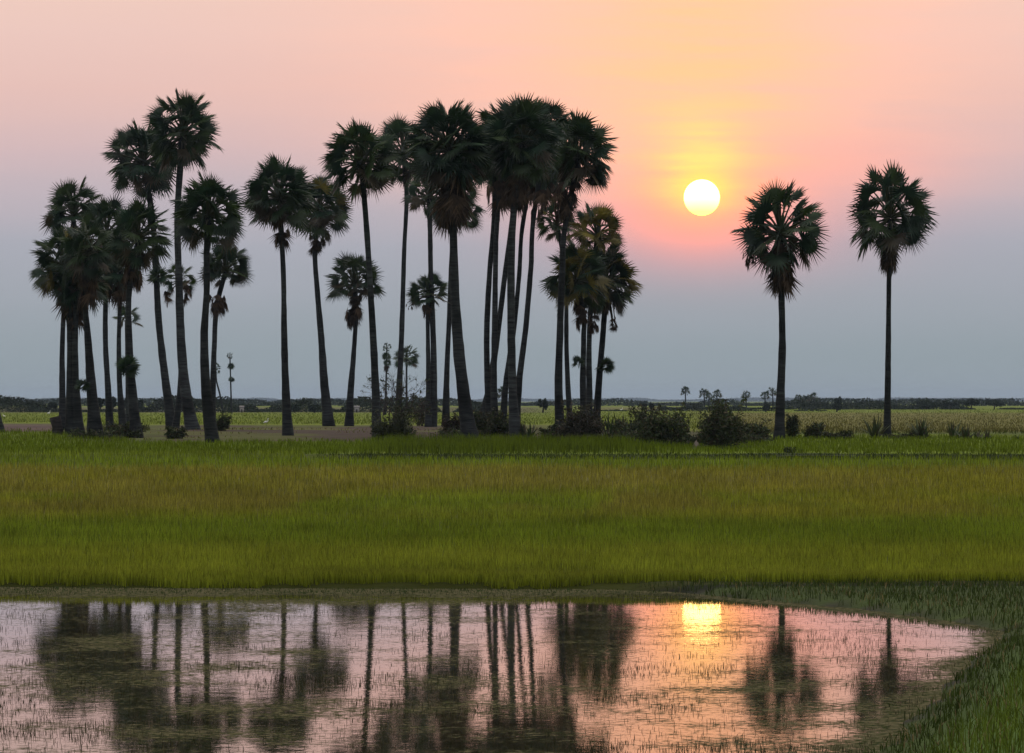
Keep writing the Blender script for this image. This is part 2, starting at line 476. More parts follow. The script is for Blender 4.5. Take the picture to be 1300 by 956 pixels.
# right bank, near bank and dark weedy margin
n = 60000
x = RNG.uniform(0.2, 9.5, n); y = RNG.uniform(21, 53.9, n)
sd = pond_sd(x, y) + .5 * (fbm(x * 1.5, y * 1.5, 92) - .5)
kk = sd > .05
x, y, sd = x[kk], y[kk], sd[kk]
bright = smooth(.45, 1.0, sd) * (y < 45.5)
h = (.04 + .05 * RNG.random(len(x))) * (1 - bright) + bright * (.09 + .11 * RNG.random(len(x)))
bcol = (DK * 1.5) * (1 - bright[:, None]) + np.array((.095, .135, .018)) * bright[:, None]
straw = (RNG.random(len(x)) < .16) & (fbm(x * 2, y * 2, 97) > .45)
bcol[straw] = (.16, .125, .055)
h = h * (.6 + .9 * fbm(x * 2.2, y * 1.6, 98))
bank = blades('bank_grass', M_GRASS, x, y, h, .010 + 0 * x, bcol, lean=.55)
tag(bank, 'fresh green grass on the curved bank at the right of the pond', 'grass', kind='stuff')

# weeds standing in the shallow water
n = 330000
py = RNG.uniform(738, 990, n); D = 2.6 * F / (py - HY)
x = (RNG.random(n) * 2 - 1) * .17 * D; y = D
sd = pond_sd(x, y)
d = fbm(x * 1.1, y * .55, 95); d2 = vnoise(x * 14, y * 5, 96)
shore = smooth(51.0, 53.8, y)
prob = .10 + .5 * smooth(.50, .64, d) + .8 * shore
kk = (sd < -.02) & (RNG.random(n) < prob * .55) & (d2 > .35 - .3 * shore)
x, y, shore = x[kk], y[kk], shore[kk]
h = (.010 + .030 * RNG.random(len(x)) ** 2.0 + .03 * (RNG.random(len(x)) > .985)) * (1 - .3 * shore)
wcol = np.where(RNG.random((len(x), 1)) < .55, np.array([[.030, .034, .014]]), np.array([[.075, .065, .035]]))
wcol = wcol * (1 - shore[:, None]) + np.array([[.034, .060, .014]]) * shore[:, None]
weeds = blades('pond_weed', M_GRASS, x, y, h + .01, .0025 + .003 * RNG.random(len(x)) + .004 * shore, wcol, z0=np.full(len(x), WZ), lean=.5)
tag(weeds, 'thin weeds and scum dotted over the shallow pond', 'pond weed', kind='stuff')

# ------------------------------------------------------------------ palms
def at(px, py, D):
    return np.array(((px - CX) / F * D, D, H + (HY - py) / F * D))
def base_D(px, py):
    D = float(inv_py(py))
    for _ in range(12):
        z = float(hgt(np.array([(px - CX) / F * D]), np.array([D]))[0])
        D = .5 * D + .5 * (H - z) * F / (py - HY)
    return D, z

def unit(v): return v / (np.linalg.norm(v) + 1e-9)

def fan(buf, o, d, nrm, Lf, col, nseg=26, spread=2.2, droop=.25, tipw=1.0):
    """one fan leaf: stiff pleated segments round the hastula o, axis d, surface normal nrm"""
    side = unit(np.cross(nrm, d))
    a = np.linspace(-spread, spread, nseg + 1)
    V = [o]; T = []
    rmid = Lf * .44
    pl = Lf * .035
    split = []
    for i, t in enumerate(a):
        r = rmid * (.82 + .18 * math.cos(t * .7))
        p = o + (d * math.cos(t) + side * math.sin(t)) * r + nrm * ((pl if i % 2 else -pl) - droop * r * .25)
        split.append(len(V)); V.append(p)
    for i in range(nseg):
        t = (a[i] + a[i + 1]) / 2 + random.uniform(-.03, .03)
        r = Lf * (.78 + .22 * math.cos(t * .75)) * random.uniform(.88, 1.08)
        dr = droop * random.uniform(.5, 1.6)
        p = o + (d * math.cos(t) + side * math.sin(t)) * r - nrm * dr * r * .45 + np.array((0, 0, -dr * .25 * r))
        j = len(V); V.append(p)
        T.append((0, split[i], split[i + 1])); T.append((split[i], j, split[i + 1]))
    base = np.asarray(col) * random.uniform(.7, 1.3)
    cc = np.tile(base, (len(V), 1)) * (.7 + .6 * RNG.random((len(V), 1)))
    buf.add(np.array(V), t=T, c=cc)

def petiole(buf, a, b, r, col):
    a = np.asarray(a); b = np.asarray(b)
    mid = (a + b) / 2 + np.array((0, 0, .05 * np.linalg.norm(b - a)))
    buf.tube([a, mid, b], [r * 1.3, r, r * .7], seg=4, col=col, cap=False)

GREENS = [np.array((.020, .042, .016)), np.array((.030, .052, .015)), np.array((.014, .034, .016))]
def crown_mesh(c, R, n, olive=0.0, low=-.62, sparse=0.0, nseg=26):
    buf = Buf()
    c = np.asarray(c)
    core = c + np.array((0, 0, -.22 * R))
    ga = math.pi * (3 - math.sqrt(5)); ph = random.random() * 6.3
    for i in range(n):
        f = (i + .5) / n
        z = 1 - f * (1 - low)                     # from straight up to well below the horizontal
        z = max(-.98, min(.98, z + random.uniform(-.08, .08)))
        r = math.sqrt(1 - z * z); t = i * ga + ph + random.uniform(-.25, .25)
        d = np.array((r * math.cos(t), r * math.sin(t), z))
        if sparse and random.random() < sparse: continue
        Lf = R * random.uniform(.40, .52)
        lp = R * random.uniform(.96, 1.06) - Lf
        if random.random() < .22: lp *= random.uniform(.5, .85)
        start = core + np.array((0, 0, -.05 * R + .12 * R * (1 - f))) + d * .03 * R
        d2 = unit(d + np.array((0, 0, -.12)))
        hub = start + d * lp + np.array((0, 0, .10 * R * (1 - f)))
        # blade normal: away from the axis, rolled by the twist of the petiole
        upv = unit(np.array((0, 0, 1.)) - d2 * d2[2])
        roll = random.gauss(0, .9)
        sd = np.cross(d2, upv)
        nrm = unit(upv * math.cos(roll) + sd * math.sin(roll))
        if random.random() < olive:
            col = np.array((.15, .125, .022)) * random.uniform(.6, 1.1)
        else:
            col = random.choice(GREENS)
            if f > .75 and random.random() < .3: col = np.array((.055, .043, .022))
        petiole(buf, start, hub, .018 * R, np.array((.05, .055, .025)))
        fan(buf, hub - d2 * .02, unit(d2 + np.array((0, 0, -.15 * (f)))), nrm, Lf, col, nseg, random.uniform(1.7, 2.5), random.uniform(.05, .45))
    # unopened spears at the top
    for i in range(3):
        d = unit(np.array((random.uniform(-.25, .25), random.uniform(-.25, .25), 1)))
        buf.tube([core, core + d * R * .6, core + d * R * .95], [.03 * R, .035 * R, .004], 4, GREENS[1])
    return buf

def skirt_mesh(top, bot, rad, n, col=(.070, .046, .028), Lmul=.55, hang=None):
    """dead fronds hanging down round the trunk between two points"""
    buf = Buf(); top = np.asarray(top); bot = np.asarray(bot)
    ln = np.linalg.norm(top - bot)
    for i in range(n):
        f = random.random() ** .8
        a = random.random() * 6.283
        hz = np.array((math.cos(a), math.sin(a), 0))
        o = top + (bot - top) * f * .8 + hz * rad * random.uniform(.2, .75) * (1 - .45 * f)
        d = unit(np.array((0, 0, -1.)) + hz * random.uniform(.05, .5) * (1 - .5 * f))
        nrm = unit(hz + np.array((0, 0, random.uniform(-.2, .5))))
        Lf = max(rad * Lmul * 1.5, ln * .42) * random.uniform(.8, 1.2)
        cc = np.array(col) * random.uniform(.4, 1.4)
        fan(buf, o, d, nrm, Lf * random.uniform(.7, 1.25), cc, 16, random.uniform(.45, 1.3), .25)
        if hang is not None and i < 4:
            h_ = np.asarray(hang); buf.tube([h_, (h_ + o) / 2 + np.array((0, 0, .12 * np.linalg.norm(h_ - o))) + hz * .1, o], [.035, .028, .02], 4, (.06, .05, .03), cap=False)
    return buf

def tuft_mesh(c, R, n=16):
    buf = Buf(); c = np.asarray(c)
    for i in range(n):
        z = random.uniform(-.7, .9); t = random.random() * 6.28; r = math.sqrt(1 - z * z)
        d = np.array((r * math.cos(t), r * math.sin(t), z))
        fan(buf, c + d * R * .25, d, unit(np.cross(d, np.array((random.random(), random.random(), .3)))), R * .8,
            random.choice(GREENS) * 1.1, 12, 1.5, .2)
    return buf

def catmull(P, m=7):
    P = np.asarray(P, float)
    Q = np.vstack([2 * P[0] - P[1], P, 2 * P[-1] - P[-2]])
    out = []
    for i in range(1, len(Q) - 2):
        for t in np.linspace(0, 1, m, endpoint=False):
            a, b, c_, d = Q[i - 1], Q[i], Q[i + 1], Q[i + 2]
            out.append(.5 * ((2 * b) + (c_ - a) * t + (2 * a - 5 * b + 4 * c_ - d) * t * t + (3 * b - a - 3 * c_ + d) * t ** 3))
    out.append(P[-1])
    return np.array(out)

def palm(label, b, t, c, w=(8, 13), n=34, skirt=None, tufts=(), olive=0., low=-.80, grey=1., D=None, group='sugar palms of the grove',
         nseg=32, sparse=0., tone=None, flare=1.28):
    D, z0 = base_D(*b)
    base = at(b[0], b[1], D); base[2] = z0
    root = empty('sugar_palm', base)
    tag(root, label, 'palm tree', group)
    s = D / F
    cc = at(c[0], c[1], D); R = c[2] * s * 1.15; n = int(n * (1.0 if 'lone palm' in label else 1.2))
    # trunk
    pts = [at(b[0], b[1], D)] + [at(p[0], p[1], D) for p in t] + [cc + np.array((0, 0, -.25 * R))]
    pts[0][2] = z0 - .25
    lean = random.uniform(-.6, .6)
    for i, p in enumerate(pts):
        p[1] += lean * (i / len(pts)) ** 1.5
    cc = cc + np.array((0, lean, 0))
    cur = catmull(pts)
    hh = (cur[:, 2] - cur[0, 2]); hn = hh / max(hh.max(), 1e-6)
    wt, wb = w[0] * .9, w[1] * .92
    hpx = hh / s
    rad = (wt + (wb * .78 - wt) * np.clip(1 - hn * 1.5, 0, 1) + wb * .22 * np.exp(-(hpx / 45.) ** 1.5)
           + wb * (flare - 1) * np.exp(-(hpx / 11.))) * s / 2
    rad = rad * (1 + .05 * (vnoise(hh * 1.3, hh * 0 + c[0], 5) - .5) * 2)
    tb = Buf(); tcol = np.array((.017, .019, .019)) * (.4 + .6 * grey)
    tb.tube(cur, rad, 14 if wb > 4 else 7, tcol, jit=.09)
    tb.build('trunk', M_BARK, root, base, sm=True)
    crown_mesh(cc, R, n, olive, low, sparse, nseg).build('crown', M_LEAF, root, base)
    if skirt:
        for (x0, y0, x1, y1, rr, nn) in skirt:
            a = at(x0, y0, D); e = at(x1, y1, D); a[1] = e[1] = D + lean * .8
            skirt_mesh(a, e, rr * s, int(nn * 1.5), hang=(cc + np.array((0, 0, -.2 * R))) if (nn <= 6) else None).build('dead_fronds', M_DEAD, root, base)
    for (x0, y0, rr) in tufts:
        a = at(x0, y0, D); a[1] -= .3
        tuft_mesh(a, rr * s * 1.2, 22).build('leaf_tuft', M_LEAF, root, base)
    return root

P = palm
# ---- left cluster
P('dark palm whose leaning trunk foot stands at the very left edge', (2, 549), [(-14, 490), (-34, 420)], (-105, 270, 45), (8, 14))
P('palm with ragged open crown at top of the far left clump, straight thin trunk', (80, 546), [(79, 490), (79, 430), (84, 340)], (93, 264, 40), (6, 12), n=26, low=-.4)
P('leftmost heavy crown of the grove, wide drooping dark fronds over a dark trunk', (92, 552), [(90, 490), (89, 430), (85, 370)], (79, 328, 42), (9, 20), n=40, low=-.85, skirt=[(84, 345, 88, 400, 22, 16)], olive=.08)
P('low dense palm hanging its fronds down in front of the far left clump', (101, 552), [(96, 490), (95, 430), (96, 390)], (99, 352, 38), (8, 16), n=38, low=-.9, skirt=[(97, 370, 94, 414, 20, 18)])
P('palm with thick swollen foot and a round leaf tuft on the left of its trunk', (122, 554), [(116, 490), (112, 430), (109, 380)], (113, 312, 37), (8, 22), n=34, tufts=[(106, 489, 10)], low=-.8, skirt=[(112, 330, 111, 385, 20, 14)])
P('palm with bare slim trunk standing fifth among the left clump trunks', (140, 547), [(137, 490), (134, 430), (135, 350)], (137, 287, 40), (7, 11), n=32, low=-.8, skirt=[(136, 310, 135, 375, 20, 12)])
P('shorter palm with drooping crown between two close trunks of the left clump', (157, 547), [(152, 490), (151, 430), (153, 370)], (154, 335, 30), (6, 11), n=28, low=-.85, skirt=[(154, 345, 152, 388, 15, 10)])
P('palm carrying a spiky ball of leaves halfway up its trunk', (174, 556), [(168, 500), (164, 440), (164, 370)], (176, 292, 42), (8, 19), n=38, tufts=[(163, 466, 15)], low=-.8, skirt=[(172, 310, 168, 365, 20, 12)])
P('small pale palm with two little fronds showing behind the left clump trunks', (162, 536), [(161, 480)], (160, 403, 20), (4, 5), n=9, low=-.1)
P('tall palm with curved trunk and full dark crown left of the tallest one', (219, 544), [(213, 505), (206, 450), (201, 400), (198, 340), (193, 270)], (182, 197, 47), (8, 15), n=42, tufts=[(201, 351, 14)], grey=.9)
P('short palm leaning out of the shared foot, with withered hanging fronds', (222, 545), [(228, 500), (229, 440)], (227, 352, 22), (5, 10), n=14, low=-.5, skirt=[(214, 362, 214, 386, 8, 5), (237, 360, 238, 386, 9, 6)])
P('tallest palm of the left group with grey trunk and high round crown', (246, 546), [(236, 500), (230, 440), (227, 360), (225, 270)], (231, 160, 48), (9, 19), n=44, grey=1.7)
P('palm with wavy dark trunk standing forward on the grass edge of the mound', (271, 562), [(262, 500), (259, 430), (262, 370), (262, 320)], (264, 263, 46), (9, 21), n=40, grey=.7)
P('shorter palm with a brown ball of dead leaves under its crown, beside the wavy trunk', (269, 546), [(270, 500), (272, 440), (275, 390)], (286, 336, 33), (7, 11), n=28, low=-.4, skirt=[(277, 372, 276, 394, 17, 16)])
P('thin far palm leaning left in the fields between two big trunks', (284, 524), [(279, 500), (275, 484)], (274, 466, 8), (2, 3), n=12, D=600, group='distant palms', nseg=12)
P('far slender palm with tufts strung along its straight trunk', (294, 524), [(293, 490)], (292, 451, 5), (1.8, 2.6), n=9, D=640, group='distant palms', nseg=10, tufts=[(293, 465, 5), (294, 482, 4)])
# ---- middle
P('palm with big round crown alone on the brown mound, straight grey trunk', (366, 553), [(363, 500), (361, 440), (360, 360), (358, 310)], (355, 241, 46), (7, 15), n=42, skirt=[(356, 270, 358, 312, 16, 12)], grey=1.2, low=-.75)
P('palm with brown dead leaves at the lower right of its crown, trunk leaning left', (418, 541), [(412, 490), (408, 430), (403, 370), (400, 320)], (405, 257, 40), (7, 16), n=34, skirt=[(402, 290, 399, 322, 16, 14)], olive=.08)
P('small palm with a shaggy brown ball below its crown, curved trunk', (443, 541), [(445, 500), (449, 450), (452, 400)], (451, 353, 36), (6, 12), n=26, low=-.35, skirt=[(451, 366, 451, 394, 11, 14), (450, 384, 450, 412, 17, 18)])
P('tall palm with long straight grey trunk and a bush at its foot', (479, 559), [(477, 500), (474, 430), (470, 360), (465, 280)], (459, 196, 48), (8, 15), n=42, grey=1.4)
P('slim palm with a compact crown squeezed between two bigger crowns', (505, 541), [(507, 490), (510, 420), (513, 320), (516, 250)], (512, 187, 42), (6, 11), n=38, grey=1.2)
P('far narrow palm stacked with withered tufts behind the twiggy bush', (489, 527), [(490, 490)], (491, 440, 6), (2.2, 3.2), n=12, D=520, group='distant palms', nseg=12, tufts=[(491, 452, 6), (492, 461, 5)], skirt=[(491, 460, 491, 474, 6, 8)])
P('small far palm with round head seen between two tall trunks', (516, 525), [(516, 490)], (516, 452, 17), (2.6, 3.4), n=22, D=500, group='distant palms', nseg=16, low=-.5)
P('short palm with open crown low between tall trunks left of the thickest one', (544, 542), [(544, 480), (543, 420)], (543, 369, 27), (6, 10), n=20, low=-.3, skirt=[(543, 385, 544, 402, 13, 10), (519, 384, 520, 392, 7, 3)])
P('slender grey palm with loose low fans behind the biggest crown', (549, 542), [(551, 490), (550, 430), (547, 350), (546, 300)], (545, 243, 32), (7, 12), n=26, grey=1.3, low=-.5)
P('thin palm standing just left of the thickest trunk, crown hidden under the biggest', (566, 541), [(567, 480), (570, 410), (573, 330)], (579, 254, 36), (6, 11), n=26, low=-.7, grey=.8)
P('biggest palm in the middle with the thickest leaning trunk and broad tall crown', (598, 558), [(590, 510), (582, 440), (577, 360), (575, 280)], (570, 178, 53), (11, 25), n=56, skirt=[(573, 200, 575, 282, 30, 30)], low=-.85)
# ---- clump right of the middle
P('palm at the left of the bundled trunks, straight with a small lean', (623, 548), [(619, 490), (618, 420), (622, 340), (627, 280)], (629, 188, 42), (7, 12), n=38, low=-.75)
P('palm whose trunk runs close against its left neighbour in the bundle', (629, 549), [(627, 490), (628, 420), (629, 340), (631, 280)], (640, 168, 44), (7, 12), n=38, low=-.8, grey=1.2, skirt=[(634, 220, 631, 262, 22, 12)])
P('strongly leaning palm crossing behind the bundled trunks from lower left', (606, 547), [(620, 500), (631, 430), (641, 350), (649, 290)], (657, 215, 40), (7, 13), n=34, low=-.8, grey=1.2)
P('foremost grey trunked palm of the bundle with the topmost crown', (655, 558), [(651, 500), (649, 420), (649, 340), (652, 270)], (664, 168, 50), (10, 16), n=56, grey=1.9, low=-.85, skirt=[(658, 215, 652, 262, 25, 18)])
P('palm leaning right in the bundle, its trunk showing between two others', (638, 548), [(642, 490), (652, 420), (659, 350), (663, 290)], (676, 205, 44), (6, 11), n=36, low=-.85)
P('rightmost leaning trunk of the bundle with a bend under its crown', (654, 550), [(659, 485), (667, 420), (674, 340), (677, 280)], (692, 172, 48), (7, 12), n=44, low=-.85, skirt=[(686, 230, 678, 275, 24, 14)], grey=.8)
P('tall palm with leafy brown bulge under its crown at right of the grove', (712, 555), [(709, 490), (711, 420), (714, 340), (717, 290)], (735, 187, 48), (8, 15), n=44, skirt=[(722, 228, 716, 275, 24, 24), (760, 200, 761, 232, 18, 5)], grey=.8)
P('slim grey palm just behind the tall one with the brown bulge', (725, 547), [(721, 490), (719, 430), (718, 350)], (708, 279, 30), (6, 9), n=22, grey=1.4, low=-.5, olive=.15)
P('dense low palm with thick green head, left of three low crowns', (742, 550), [(740, 490), (741, 430), (741, 400)], (732, 347, 42), (7, 12), n=42, low=-.7, skirt=[(737, 380, 738, 412, 14, 14)], tufts=[(734, 460, 9)], olive=.3)
P('olive yellow headed palm above the two dense low crowns', (749, 549), [(748, 490), (748, 430), (752, 350)], (758, 292, 36), (7, 11), n=28, olive=.8, low=-.35, grey=1.4, skirt=[(754, 395, 754, 425, 12, 10)])
P('dense low palm at the right end of the grove with leaf tufts on its trunk', (756, 549), [(760, 490), (765, 430), (767, 400)], (768, 350, 43), (8, 13), n=44, low=-.8, skirt=[(763, 375, 764, 392, 18, 14), (777, 400, 778, 420, 9, 6)], tufts=[(768, 464, 12)], olive=.4)
# ---- the two lone palms on the right
P('lone palm below the sun with broad crown and shaggy dead leaves under it', (989, 557), [(991, 500), (993, 440), (992, 380), (991, 340)], (990, 284, 54), (9, 16), n=40, low=-.80, skirt=[(991, 306, 992, 366, 20, 34), (953, 318, 953, 336, 14, 5)], olive=.0, group='lone palms to the right', grey=.9)
P('rightmost lone palm with slender straight trunk and round open crown', (1126, 555), [(1127, 500), (1128, 430), (1129, 350)], (1131, 262, 55), (7, 12), n=40, low=-.80, skirt=[(1130, 288, 1129, 340, 13, 26)], group='lone palms to the right', grey=.8)
# ---- tiny palms on the skyline
for (x, y, r, bb, lab) in [
    (870, 496, 5.0, 519, 'tiny single palm on the skyline, first one right of the grove'),
    (894, 499, 5.5, 519, 'tiny palm on the skyline, left of a close pair below the sun'),
    (900, 503, 4.0, 519, 'tiniest lower palm tucked between two skyline palms below the sun'),
    (910, 500, 5.0, 519, 'tiny palm on the skyline, right of the close pair below the sun'),
    (947, 501, 5.0, 519, 'tiny round headed skyline palm halfway between the pair and the lone palm'),
    (971, 502, 5.0, 519, 'tiny skyline palm just left of the lone palm trunk'),
    (981, 497, 5.5, 519, 'taller tiny skyline palm touching the lone palm trunk'),
    (1014, 506, 4.5, 519, 'tiny palm at left end of the skyline row of four'),
    (1021, 506, 4.0, 519, 'second tiny palm in the skyline row of four'),
    (1027, 505, 4.0, 519, 'third tiny palm in the skyline row of four'),
    (1033, 504, 5.0, 519, 'tiny palm at right end of the skyline row of four'),
    (637, 499, 7.0, 522, 'far palm head peeping out between the bundled trunks')]:
    P(lab, (x + .5, bb), [(x + .2, (y + bb) / 2)], (x, y, r * 1.35), (1.3, 1.8), n=20, D=1150 if x > 700 else 850, group='distant palms', nseg=8, low=-.4)

# ------------------------------------------------------------------ shrubs and bushes
def leaf_cloud(blobs, n, size, cols, seed=0, squash=1.0):
    """n leaf quads over the volume of several blobs (centre, radii)"""
    rg = np.random.default_rng(seed)
    per = np.array([b[1][0] * b[1][2] for b in blobs], float); per /= per.sum()
    P_ = []
    for b, f in zip(blobs, per):
        m_ = max(8, int(n * f))
        d = rg.normal(size=(m_, 3)); d /= np.linalg.norm(d, axis=1)[:, None]
        r = rg.random(m_) ** .45
        r *= 1 + .35 * (vnoise(d[:, 0] * 3 + b[0][0], d[:, 2] * 3 + b[0][2], seed) - .5) * 2
        P_.append(np.asarray(b[0]) + d * r[:, None] * np.asarray(b[1]))
    P_ = np.concatenate(P_)
    m_ = len(P_)
    u = rg.normal(size=(m_, 3)); u /= np.linalg.norm(u, axis=1)[:, None]
    v = np.cross(u, rg.normal(size=(m_, 3))); v /= np.linalg.norm(v, axis=1)[:, None]
    s = size * (.5 + rg.random((m_, 1)))
    V = np.stack([P_ - u * s, P_ + v * s * .38, P_ + u * s, P_ - v * s * .38], 1)
    q = np.arange(m_)[:, None] * 4 + np.arange(4)[None]
    cc = np.asarray(cols)[rg.integers(0, len(cols), m_)] * (.6 + .8 * rg.random((m_, 1)))
    return V.reshape(-1, 3), q, np.repeat(cc, 4, 0)

BC = [(.032, .046, .015), (.046, .062, .018), (.022, .034, .012), (.056, .046, .022)]
def shrub(label, px, py, wpx, hpx, n=1600, cols=BC, leaf=.085, name='shrub', cat='bush', group='shrubs at the foot of the palms', nb=7, D=None, ragged=.65, stems=12):
    D, z0 = base_D(px, py)
    s = D / F; base = at(px, py, D); base[2] = z0; leaf *= .75
    root = empty(name, base); tag(root, label, cat, group)
    W, Hh = wpx * s, hpx * s * 1.08
    blobs = []
    for i in range(nb):
        fx = random.uniform(-.5, .5)
        top = Hh * (1 - .75 * abs(fx) ** 1.5 * 1.6) * random.uniform(.8, 1.15)
        zc_ = random.uniform(.3, .62) * top
        blobs.append(((base[0] + fx * W * .75, base[1] + random.uniform(-.25, .25) * W, z0 + zc_), (W * random.uniform(.14, .26), W * random.uniform(.15, .25), top - zc_)))
    blobs.append(((base[0], base[1], z0 + Hh * .3), (W * .42, W * .25, Hh * .32)))
    v, q, cc = leaf_cloud(blobs, n, leaf, cols, seed=int(px * 7 + py))
    tw = Buf()
    for i in range(stems):
        a = base + np.array((random.uniform(-.2, .2) * W, random.uniform(-.1, .1) * W, -.05))
        b = base + np.array((random.uniform(-.5, .5) * W, random.uniform(-.2, .2) * W, Hh * random.uniform(.7, 1.12)))
        mid = (a + b) / 2 + np.array((random.uniform(-.1, .1) * W, 0, .05 * Hh))
        tw.tube([a, mid, b], [.025, .016, .006], 5, (.05, .04, .03), cap=False)
        if ragged:       # sprigs breaking the outline
            m_ = 24
            t_ = RNG.random(m_) * .6 + .4
            pp = a + (b - a) * t_[:, None] + RNG.normal(0, .10 * Hh, (m_, 3)) * ragged
            vv, qq, c2 = leaf_cloud([(p_, (.10, .10, .10)) for p_ in pp[:8]], 70, leaf, cols, seed=i + int(px))
            q = np.concatenate([q, qq + len(v)]); v = np.concatenate([v, vv]); cc = np.concatenate([cc, c2])
    mesh_obj('foliage', v, [q], M_BUSH, root, base, cc)
    tw.build('stem', M_TWIG, root, base)
    return root

shrub('low scrub growing round the feet of the left clump palms', 160, 556, 62, 16, 1200, leaf=.09)
shrub('small bush right of the grey shared foot on the mound', 282, 547, 26, 18, 500, leaf=.09)
shrub('dark round bush at the foot of the tall grey palm', 499, 561, 56, 34, 2600, cols=[(.035, .045, .018), (.05, .055, .02), (.03, .035, .016)])
shrub('small scrub clump between the fork footed palm and the mound', 222, 557, 40, 13, 700, leaf=.08)
shrub('thorny dark bush behind the tall grey palm, under the bare twigs', 512, 543, 34, 34, 900, leaf=.10)
shrub('reddish brown bush between the twin trunks and the thin palm', 534, 541, 24, 30, 700, cols=[(.06, .035, .022), (.045, .035, .02), (.03, .035, .016)])
shrub('brown scrub left of the thickest trunk', 576, 556, 34, 26, 900, cols=[(.055, .04, .022), (.035, .04, .018), (.05, .03, .02)])
shrub('dark scrub wedged behind the thickest trunk', 612, 553, 36, 30, 1100)
shrub('dense undergrowth round the bundled trunks', 640, 557, 44, 30, 1500)
shrub('wide dark bush covering the feet of the right hand palms', 737, 563, 66, 44, 4200, cols=[(.032, .032, .018), (.045, .038, .024), (.025, .03, .015), (.06, .045, .03)], nb=10)
shrub('low spreading bush left of the wide dark bush', 703, 560, 34, 20, 900)
shrub('big rounded dark bush in the middle of the thicket', 846, 567, 84, 46, 5200, nb=11)
shrub('ragged upright bush left of the big rounded one', 818, 560, 44, 38, 1900)
shrub('tall ragged bush at the right of the thicket with sprigs on top', 914, 570, 64, 54, 4200, nb=11, ragged=.6, stems=14)
shrub('low bush reaching from the thicket to the lone palm', 956, 560, 46, 24, 1500)
shrub('narrow dark shrub right beside the lone palm trunk', 1006, 557, 18, 25, 800)
shrub('round small shrub second to the right of the lone palm', 1033, 557, 22, 19, 800)
shrub('low creeping scrub between the small shrubs and the spiky plants', 1062, 558, 44, 9, 700, leaf=.08)
shrub('little dark sprig on the bund below the lone palm', 1001, 575, 20, 6, 160, leaf=.06, stems=4)
shrub('low weeds along the foot of the rightmost lone palm', 1148, 557, 70, 6, 600, leaf=.07)
shrub('tangled dark scrub between the tall grass and the big bush', 800, 562, 40, 26, 1500)

for (px_, py_, w_, h_, lab_) in [(800, 563, 90, 15, 'low tangled weeds filling the gap left of the big rounded bush'),
                                 (882, 566, 70, 13, 'low weeds in front of the gap between the two largest bushes'),
                                 (950, 563, 70, 11, 'low weeds running from the thicket to the foot of the lone palm'),
                                 (590, 557, 90, 12, 'low brown scrub joining the feet of the thickest trunk and the bundle'),
                                 (120, 557, 70, 10, 'root tangle and weeds round the far left trunks')]:
    shrub(lab_, px_, py_, w_, h_, 1500, leaf=.07, nb=14, ragged=.5)
# bare twiggy shrub
def bare_tree(label, px, py, hpx, wpx):
    D, z0 = base_D(px, py); s = D / F
    base = at(px, py, D); base[2] = z0
    b = Buf(); tips = []
    def grow(p, d, ln, r, k):
        q = p + d * ln
        b.tube([p, (p + q) / 2 + RNG.normal(0, .03 * ln, 3), q], [r, r * .8, r * .6], 5, (.05, .04, .035), cap=False)
        if k == 0: tips.append(q); return
        for _ in range(3 if k > 1 else 4):
            nd = unit(d + RNG.normal(0, .55, 3) * np.array((1, .7, .6)) + np.array((0, 0, .02)))
            grow(q, nd, ln * random.uniform(.55, .85), r * .6, k - 1)
    hh = hpx * s
    for k in range(4):
        grow(base + np.array((0, 0, -.1)), unit(np.array((random.uniform(-.6, .6), random.uniform(-.3, .3), 1))), hh * .30, .035, 4)
    root = empty('bare_shrub', base); tag(root, label, 'bush', None)
    b.build('branches', M_TWIG, root, base)
    v, q, cc = leaf_cloud([(p_, (.12, .12, .12)) for p_ in tips[::6]], 240, .06, BC, 3)
    mesh_obj('foliage', v, [q], M_BUSH, root, base, cc)
bare_tree('leafless twiggy shrub spreading thin branches beside the tall grey palm', 496, 550, 88, 70)

# spiky rosettes
def rosette(label, px, py, r, n, hh):
    D, z0 = base_D(px, py); s = D / F
    base = at(px, py, D); base[2] = z0
    b = Buf()
    for i in range(n):
        a = random.random() * 6.28; el = random.uniform(.55, 1.5)
        d = np.array((math.cos(a) * math.cos(el), math.sin(a) * math.cos(el), math.sin(el)))
        ln = hh * 1.2 * s * random.uniform(.7, 1.05); w_ = .045
        sd = unit(np.cross(d, np.array((0, 0, 1.)))) * w_
        o = base + np.array((random.uniform(-.5, .5) * r * s, random.uniform(-.3, .3) * r * s, -.03))
        up = unit(np.cross(sd, d)) * w_ * .5
        p1 = o + d * ln * .5; p2 = o + d * ln + np.array((0, 0, -.10 * ln))
        cl = np.array(random.choice([(.035, .055, .02), (.05, .07, .025), (.06, .055, .03)]))
        b.add([o - sd * .7, o + up, o + sd * .7, p1 - sd, p1 + up * .6, p1 + sd, p2], [(0, 1, 4, 3), (1, 2, 5, 4)], [(3, 4, 6), (4, 5, 6)], cl)
    root = empty('spiky_plant', base); tag(root, label, 'plant', 'spiky rosettes on the field edge')
    b.build('leaves', M_BUSH, root, base)
rosette('spiky plant just left of the rightmost lone palm trunk', 1111, 556, 8, 26, 30)
rosette('tall spiky plant right of the rightmost lone palm', 1170, 557, 12, 34, 31)
rosette('spiky plant with slanting blades, left half of a double clump', 1212, 557, 10, 24, 26)
rosette('spiky plant with short upright blades, right half of a double clump', 1226, 558, 12, 30, 19)
rosette('small thin spiky plant right of the double clump', 1241, 558, 4, 12, 15)
rosette('small fanned spiky plant, last but one towards the right edge', 1252, 559, 6, 16, 15)
rosette('tiny low spiky tuft nearest the right edge', 1288, 558, 10, 14, 7)
rosette('cycad like spiky plant at the right foot of the bundled trunks', 668, 558, 14, 34, 24)
rosette('spiky grass clump in the gap of the thicket', 782, 560, 26, 70, 36)

